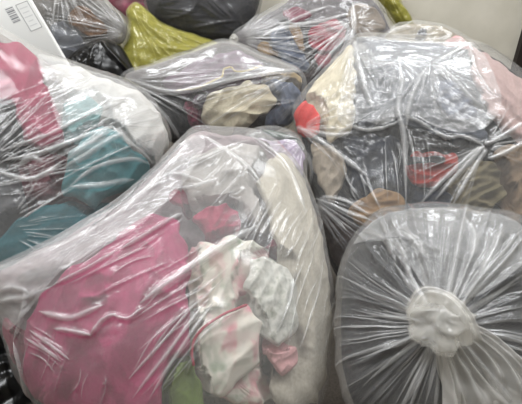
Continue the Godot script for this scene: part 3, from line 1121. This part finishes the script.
	for k in 3:
		fan(s, 441, 328, 0, 360, [26, 60, 90][k], [14, 16, 18][k], [150, 150, 140][k], [0.03, 0.018, 0.011][k], [9.0, 4.5, 2.6][k], 0.03)
	fan(s, 441, 328, 150, 250, 50, 14, 140, 0.016, 3.0, 0.03)
	crease(s, [398, 232, 420, 246, 444, 254], 0.02, 6.0)
	crease(s, [404, 236, 424, 256, 440, 256], 0.02, 5.0)
	crease(s, [392, 240, 405, 262, 412, 285], 0.02, 4.0)
	crease(s, [362, 232, 384, 240, 396, 262], 0.016, 4.0)
	crease(s, [500, 232, 494, 250, 478, 280], 0.02, 6.0)
	crease(s, [462, 218, 474, 236, 470, 262], 0.016, 5.0)
	crumple(s, 500, 236, 30, 0.014, 0.03)
	crumple(s, 405, 250, 36, 0.016, 0.03)
	slack(s, 44, 0.01, 0.1, 0.002, 60)
	t = close_sack(s, "clear sack tied in a knot in the lower right corner", clear, 320)
	sheet(s, [354, 244, 380, 219, 410, 212, 445, 211, 480, 215, 520, 226, 530, 252, 512, 276, 494, 290, 474, 300, 456, 302, 440, 302, 424, 292, 412, 272, 396, 254, 380, 242, 364, 244], 200, 0.007, 0.006, 45, milky, "film_fold", t, 1.0)
	var kc := on_sack(s, Vector2(440, 326))
	var kz := s.base(kc.x, kc.y)
	var kp := s.place(kc.x, kc.y, kz + 0.022)
	knob(kp, (s.az + s.ay * 0.3).normalized(), 0.066, plastic("bunched_film", Color(0.9, 0.89, 0.86), 0.3), t, 3)
	var wrap := PackedVector3Array()
	var wrap_film := plastic("bunched_film", Color(1, 1, 1), 0.3)
	for v in [Vector3(-0.062, -0.012, 0.012), Vector3(-0.045, 0.028, 0.05), Vector3(-0.005, 0.03, 0.066), Vector3(0.035, 0.008, 0.058), Vector3(0.062, -0.03, 0.02)]:
		wrap.append(kp + s.ax * v.x + s.ay * v.y + s.az * v.z)
	tail("knot_wrap", wrap, s.az, 0.03, 0.045, 2, 0.004, wrap_film, t)
	var strip := plastic("pleated_film", Color(0.9, 0.89, 0.87), 0.42)
	for a in [[[448, 340, 456, 362, 470, 388, 486, 420], 0.03, 0.16, 4], [[462, 334, 486, 350, 508, 376, 522, 410], 0.03, 0.13, 4], [[440, 345, 446, 368, 452, 398, 456, 425], 0.02, 0.05, 2]]:
		var path := PackedVector3Array()
		for v in vecs(a[0]):
			var l := on_sack(s, v)
			path.append(s.place(l.x, l.y, s.base(l.x, l.y) + 0.03))
		tail("knot_tail", path, s.az, a[1], a[2], a[3], 0.01, strip, t)
	garment(s, "garment", "dark grey sweater showing above the knot of the tied sack", "clothes", [385, 262, 400, 244, 430, 250, 440, 285, 420, 300, 396, 292], charcoal, 0.02, 0.05, 0.014, 0.06, 60)
	garment(s, "garment", "black cloth showing right of the knot of the tied sack", "clothes", [480, 270, 505, 262, 530, 280, 525, 300, 500, 304, 480, 296], black, 0.02, 0.05, 0.014, 0.06, 20)
	garment(s, "garment", "pale grey cloth at the top rim of the tied sack", "clothes", [386, 226, 420, 214, 470, 216, 500, 228, 490, 246, 440, 244, 400, 240], grey, 0.03, 0.04, 0.014, 0.06, 0)
	garment(s, "clothes_bundle", "grey bundle of clothes filling the tied sack", "clothes", [], cloth("ash_wool", Color(0.17, 0.167, 0.17)), 0.03, 0.1, 0.02, 0.08, 60, 64)

	# ---- small sack wedged between the front and middle sacks
	s = sack([280, 160], 1.7, [244, 138, 260, 127, 284, 128, 300, 138, 307, 158, 306, 184, 296, 198, 270, 196, 248, 175], 0.06, 0.03, 0.3)
	fan(s, 305, 140, 170, 260, 12, 4, 60, 0.008, 2.4)
	slack(s, 54, 0.006, 0.08, 0.003, 20)
	t = close_sack(s, "small clear sack of lavender clothes wedged between larger sacks", clear, 90)
	garment(s, "garment", "lavender white blouse in the small wedged sack", "clothes", [250, 142, 275, 136, 296, 142, 306, 156, 300, 172, 275, 172, 256, 160], lavender, 0.012, 0.014, 0.012, 0.05, 20, 44)
	garment(s, "garment", "grey striped sleeve at the rim of the small wedged sack", "clothes", [262, 132, 284, 131, 302, 142, 298, 146, 276, 138], cloth("sage_cotton", Color(0.36, 0.4, 0.37)), 0.016, 0.011, 0.006)
	garment(s, "clothes_bundle", "dark green bundle low in the small wedged sack", "clothes", [], cloth("dark_sage", Color(0.25, 0.28, 0.26)), 0.03, 0.04, 0.01)

	# ---- sack behind the big dark one, by the wall
	s = sack([430, 60], 2.1, [378, 50, 388, 30, 410, 22, 440, 24, 460, 33, 478, 46, 488, 80, 440, 100, 390, 95], 0.1, 0.1, 0.3)
	fan(s, 385, 36, -40, 50, 12, 4, 80, 0.01, 2.4)
	crease(s, [384, 38, 394, 30, 412, 26], 0.014, 3.0)
	slack(s, 64, 0.008, 0.08, 0.003, 0)
	t = close_sack(s, "pale clear sack peeping over the top of the big dark sack", clear, 110)
	garment(s, "garment", "dark grey strap in the pale sack by the wall", "clothes", [414, 40, 420, 29, 427, 28, 424, 40], charcoal, 0.012, 0.02, 0.004)
	garment(s, "garment", "pink collar at the tip of the pale sack by the wall", "clothes", [446, 42, 458, 35, 472, 46, 466, 52], blush, 0.012, 0.02, 0.006)
	garment(s, "clothes_bundle", "cream bundle inside the pale sack by the wall", "clothes", [], cloth("stone_cotton", Color(0.62, 0.58, 0.5)), 0.02, 0.05, 0.014)

	# ---- back sack with many colours
	s = sack([318, 45], 2.52, [230, 42, 250, 22, 275, 8, 300, -8, 340, -15, 374, -2, 388, 18, 396, 50, 375, 95, 330, 115, 296, 100, 258, 74], 0.17, 0.16, 0.3)
	crease(s, [258, 40, 290, 22, 330, 6], 0.014, 3.0)
	crease(s, [264, 34, 310, 24, 352, 14], 0.014, 3.0)
	crease(s, [352, 20, 330, 44, 306, 72], 0.016, 3.0)
	crease(s, [350, 34, 332, 54, 312, 78], 0.016, 3.0)
	crease(s, [352, 2, 354, 30, 346, 58], 0.02, 4.0)
	fan(s, 236, 40, -25, 55, 40, 8, 140, 0.012, 2.2, 0.03)
	fan(s, 354, 22, 180, 260, 40, 6, 110, 0.013, 2.2, 0.03)
	fan(s, 354, 22, -60, 60, 10, 6, 40, 0.01, 2.4)
	slack(s, 74, 0.01, 0.1, 0.0035, 30)
	t = close_sack(s, "clear sack of red, blue and brown clothes at the back", clear, 200)
	knob(spot(234, 39, 2.47), Vector3(-0.5, 0.4, 0.6).normalized(), 0.028, plastic("bunched_film", Color(1, 1, 1), 0.5), t, 5, 36)
	garment(s, "garment", "burgundy cloth at the crown of the back sack", "clothes", [284, 10, 296, 4, 312, 12, 306, 18, 292, 20], burgundy, 0.014, 0.03, 0.01)
	garment(s, "garment", "brown sleeve in the middle of the back sack", "clothes", [288, 22, 296, 18, 304, 34, 304, 50, 296, 44], tan, 0.012, 0.03, 0.01)
	garment(s, "garment", "blue grey shirt in the back sack", "clothes", [270, 32, 290, 24, 300, 46, 310, 62, 300, 72, 280, 58], slate, 0.014, 0.04, 0.014)
	garment(s, "garment", "crimson sweater in the back sack", "clothes", [310, 28, 330, 18, 346, 24, 344, 38, 326, 50, 312, 46], cloth("crimson_wool", Color(0.62, 0.14, 0.24)), 0.014, 0.04, 0.014)
	garment(s, "garment", "small crimson cuff low in the back sack", "clothes", [316, 54, 326, 48, 332, 58, 328, 66, 318, 64], cloth("crimson_wool", Color(1, 1, 1)), 0.012, 0.03, 0.006)
	garment(s, "garment", "white scrap beside the small crimson cuff", "clothes", [331, 56, 338, 56, 338, 66, 330, 66], white, 0.012, 0.02, 0.006)
	garment(s, "garment", "dark brown trousers at the foot of the back sack", "clothes", [302, 62, 316, 56, 324, 72, 308, 84, 296, 78], brown, 0.014, 0.03, 0.01)
	garment(s, "garment", "wheat coloured cuff beside the tied end of the back sack", "clothes", [256, 46, 268, 40, 278, 52, 268, 56], cloth("wheat_cotton", Color(0.7, 0.56, 0.36)), 0.014, 0.03, 0.008)
	garment(s, "garment", "taupe jacket at the far end of the back sack", "clothes", [348, 8, 368, 2, 384, 18, 378, 36, 356, 34], cloth("taupe_cotton", Color(0.5, 0.45, 0.4)), 0.014, 0.04, 0.012)
	garment(s, "clothes_bundle", "grey mixed bundle inside the back sack", "clothes", [], cloth("mid_grey_wool", Color(0.4, 0.38, 0.39)), 0.04, 0.07, 0.016)

	# ---- dark grey sack at the top
	s = sack([202, -5], 2.7, [142, -20, 145, 8, 155, 23, 185, 39, 218, 46, 242, 40, 256, 20, 263, -5, 258, -45, 200, -65, 152, -48], 0.2, 0.18, 0.2)
	crease(s, [186, 30, 214, 24, 240, 20], 0.016, 3.0)
	crease(s, [164, 20, 190, 12, 200, -6], 0.014, 3.0)
	fan(s, 246, 34, 110, 190, 9, 6, 110, 0.01, 3.2)
	fan(s, 150, 8, -60, 40, 6, 6, 80, 0.01, 3.2)
	slack(s, 84, 0.016, 0.16, 0.002, 15)
	t = close_sack(s, "smoky grey sack of charcoal clothes at the top middle", smoky, 150, "plastic_sack", "smoky plastic sacks")
	garment(s, "clothes_bundle", "charcoal bundle inside the smoky grey sack", "clothes", [], charcoal, 0.016, 0.1, 0.02, 0.1, 20, 64)

	# ---- yellow sack
	s = sack([172, 52], 2.56, [116, 66, 128, 28, 126, 11, 135, 3, 147, 11, 164, 25, 200, 37, 226, 48, 224, 66, 190, 84, 150, 96, 122, 90], 0.12, 0.12, 0.3)
	fan(s, 130, 10, -85, -20, 20, 4, 110, 0.012, 2.6)
	fan(s, 226, 52, 165, 200, 12, 4, 90, 0.01, 2.4)
	crumple(s, 136, 14, 16, 0.02, 0.03)
	slack(s, 94, 0.01, 0.08, 0.004, -35)
	t = close_sack(s, "yellow plastic sack behind the middle sack", yellow, 150, "plastic_sack", "coloured plastic sacks")
	garment(s, "clothes_bundle", "olive bundle inside the yellow sack", "clothes", [], cloth("olive_cotton", Color(0.5, 0.47, 0.22)), 0.014, 0.07, 0.014, 0.06, -30)

	# ---- grey sack behind the white carton
	s = sack([78, 15], 2.35, [20, -25, 60, -35, 95, -18, 110, 4, 124, 18, 131, 31, 124, 46, 98, 54, 75, 66, 48, 84, 22, 45], 0.12, 0.08, 0.3)
	fan(s, 128, 34, 110, 200, 26, 5, 100, 0.014, 2.4, 0.03)
	fan(s, 60, -20, 250, 330, 14, 5, 80, 0.012, 2.6)
	slack(s, 104, 0.012, 0.09, 0.004, -40)
	t = close_sack(s, "clear sack of grey and brown clothes behind the white carton", clear, 150)
	garment(s, "garment", "brown cardigan in the sack behind the white carton", "clothes", [66, 14, 84, 6, 104, 20, 106, 34, 84, 32], cloth("walnut_wool", Color(0.42, 0.3, 0.2)), 0.014, 0.03, 0.012)
	garment(s, "garment", "slate grey shirt in the sack behind the white carton", "clothes", [50, 24, 66, 22, 82, 38, 80, 56, 58, 58], cloth("storm_cotton", Color(0.36, 0.37, 0.4)), 0.014, 0.04, 0.014)
	garment(s, "clothes_bundle", "grey bundle inside the sack behind the white carton", "clothes", [], cloth("pewter_wool", Color(0.4, 0.38, 0.36)), 0.02, 0.07, 0.016)

	# ---- black sack
	s = sack([100, 66], 2.2, [64, 66, 78, 50, 100, 39, 114, 42, 124, 50, 135, 72, 132, 88, 105, 100, 75, 92], 0.09, 0.08, 0.3)
	crease(s, [100, 40, 112, 54, 130, 74], 0.02, 4.0)
	crease(s, [100, 40, 92, 52, 90, 70], 0.014, 4.0)
	fan(s, 102, 41, 200, 300, 6, 3, 50, 0.008, 3.0)
	crumple(s, 84, 60, 18, 0.012, 0.03)
	slack(s, 114, 0.006, 0.09, 0.001, 30)
	close_sack(s, "small shiny black plastic sack beside the yellow sack", gloss("black_polythene", Color(0.025, 0.025, 0.03), 0.28), 110, "plastic_sack", "black plastic sacks")
	s = sack([-10, 380], 1.42, [-90, 310, -30, 305, 8, 318, 30, 350, 46, 400, 50, 450, -40, 480, -100, 440], 0.1, 0.1, 0.3)
	fan(s, 0, 330, 200, 340, 14, 5, 90, 0.012, 3.0)
	slack(s, 124, 0.01, 0.06, 0.004, 30)
	close_sack(s, "black plastic sack in the bottom left corner behind pink cloth", gloss("black_polythene", Color(0.025, 0.025, 0.03), 0.28), 90, "plastic_sack", "black plastic sacks")

	# ---- rose and olive sacks far at the back
	s = sack([125, 0], 2.85, [98, -20, 104, 0, 118, 14, 136, 24, 152, 18, 158, -15, 130, -40], 0.12, 0.1, 0.2)
	slack(s, 134, 0.012, 0.08, 0.004, 60)
	t = close_sack(s, "clear sack of rose cloth at the top beside the yellow sack", clear, 80)
	garment(s, "clothes_bundle", "rose pink bundle inside the sack at the top", "clothes", [], cloth("old_rose_cotton", Color(0.66, 0.3, 0.4)), 0.014, 0.06, 0.014)
	s = sack([395, 5], 2.85, [366, -25, 376, 0, 386, 14, 398, 28, 415, 34, 412, 18, 403, 4, 392, -22], 0.1, 0.1, 0.2)
	fan(s, 385, -15, 260, 310, 14, 4, 60, 0.012, 2.4)
	slack(s, 144, 0.012, 0.08, 0.004, 60)
	t = close_sack(s, "olive yellow sack by the wall behind the back sack", yellow, 80, "plastic_sack", "coloured plastic sacks")
	garment(s, "clothes_bundle", "olive bundle inside the sack by the wall", "clothes", [], cloth("moss_cotton", Color(0.42, 0.4, 0.12)), 0.012, 0.05, 0.012)
	build_carton()

func smooth_open(pts: PackedVector2Array, steps := 8) -> PackedVector2Array:
	var out := PackedVector2Array()
	var n := pts.size()
	for i in n - 1:
		for k in steps:
			out.append(pts[i].cubic_interpolate(pts[i + 1], pts[maxi(i - 1, 0)], pts[mini(i + 2, n - 1)], float(k) / steps))
	out.append(pts[n - 1])
	return out

func gloss(key: String, c: Color, rough: float) -> StandardMaterial3D:
	var m := plain(key, c, rough)
	m.metallic_specular = 0.5
	return m

# ------------------------------------------------------------------ the white carton with its printed label
func build_carton() -> void:
	var mid := spot(72, 68, 1.9)
	var t := thing("carton", "white carton with a printed grey label in the upper left corner", "carton", mid)
	var z := (eye.origin - mid).normalized()
	z = z.rotated(Vector3.RIGHT, -0.15)
	var x := Vector3.UP.cross(z).normalized()
	t.basis = Basis(z, deg_to_rad(18.5)) * Basis(x, z.cross(x), z)
	var card := plain("white_card", Color(0.88, 0.88, 0.87), 0.7)
	var w := 0.5
	var h := 0.46
	var d := 0.11
	var r := 0.008
	var v := PackedVector3Array()
	var idx := PackedInt32Array()
	# a card body with rounded upright edges and folded seams
	var rings := [[-d, r], [-d + r, 0.0], [-r, 0.0], [0.0, r]]
	for ring in rings:
		for q in 4:
			var cx := 1.0 if q in [0, 3] else -1.0
			var cy := 1.0 if q < 2 else -1.0
			for k in 4:
				var a := PI / 2.0 * q + PI / 2.0 * k / 3.0
				var o: float = ring[1]
				v.append(Vector3(-w / 2.0 + cx * (w / 2.0 - r - o) + cos(a) * r, h / 2.0 + cy * (h / 2.0 - r - o) + sin(a) * r, ring[0]))
	for j in 3:
		for i in 16:
			var i2 := (i + 1) % 16
			idx.append_array(PackedInt32Array([j * 16 + i, (j + 1) * 16 + i, j * 16 + i2, j * 16 + i2, (j + 1) * 16 + i, (j + 1) * 16 + i2]))
	for i in range(1, 15):
		idx.append_array(PackedInt32Array([48, 48 + i + 1, 48 + i, 0, i, i + 1]))
	var body := commit(v, idx, card, "body", t)
	var ink := plain("grey_ink", Color(0.5, 0.5, 0.51), 0.8)
	var pale := plain("pale_ink", Color(0.74, 0.74, 0.74), 0.8)
	var lab := box("label", Vector3(0.05, 0.112, 0.0006), Vector3(-0.045, 0.248, 0.0006), plain("label_paper", Color(0.82, 0.82, 0.81), 0.75), t)
	for e in [[0.0, 0.055, 0.05, 0.002], [0.0, -0.055, 0.05, 0.002], [-0.024, 0.0, 0.002, 0.11], [0.024, 0.0, 0.002, 0.11]]:
		box("border", Vector3(e[2], e[3], 0.0006), Vector3(e[0], e[1], 0.0005), ink, lab)
	for k in 5:
		box("print_line", Vector3([0.034, 0.028, 0.036, 0.02, 0.032][k], 0.004, 0.0006), Vector3(-0.002, 0.036 - k * 0.018, 0.0005), pale, lab)
	var code := box("barcode", Vector3(0.034, 0.066, 0.0006), Vector3(-0.098, 0.275, 0.0006), plain("label_paper", Color(1, 1, 1), 0.75), t)
	var at := -0.030
	for k in 9:
		var bw: float = [0.004, 0.002, 0.006, 0.002, 0.004, 0.003, 0.006, 0.002, 0.004][k]
		box("bar", Vector3(0.030, bw, 0.0006), Vector3(0, at + bw / 2.0, 0.0005), ink, code)
		at += bw + [0.002, 0.004, 0.003, 0.002, 0.005, 0.003, 0.002, 0.004, 0.002][k]

func build_door() -> void:
	var t := Node3D.new()
	t.name = "door_1"
	add_child(t)
	t.set_meta("kind", "structure")
	var x0 := 1.86
	t.position = Vector3(x0 + 0.45, 0, -3.3)
	var brown := plain("dark_brown_paint", Color(0.13, 0.1, 0.09), 0.5)
	box("door_leaf", Vector3(0.86, 2.04, 0.04), Vector3(0.02, 1.02, 0.02), brown, t)
	box("door_jamb", Vector3(0.05, 2.1, 0.05), Vector3(-0.42, 1.05, 0.025), brown, t)
	box("door_jamb", Vector3(0.05, 2.1, 0.05), Vector3(0.46, 1.05, 0.025), brown, t)
	box("door_head", Vector3(0.93, 0.05, 0.05), Vector3(0.02, 2.075, 0.025), brown, t)
	box("latch", Vector3(0.09, 0.035, 0.03), Vector3(-0.42, 0.965, 0.06), plain("brushed_steel", Color(0.6, 0.6, 0.6), 0.35, 1.0), t)
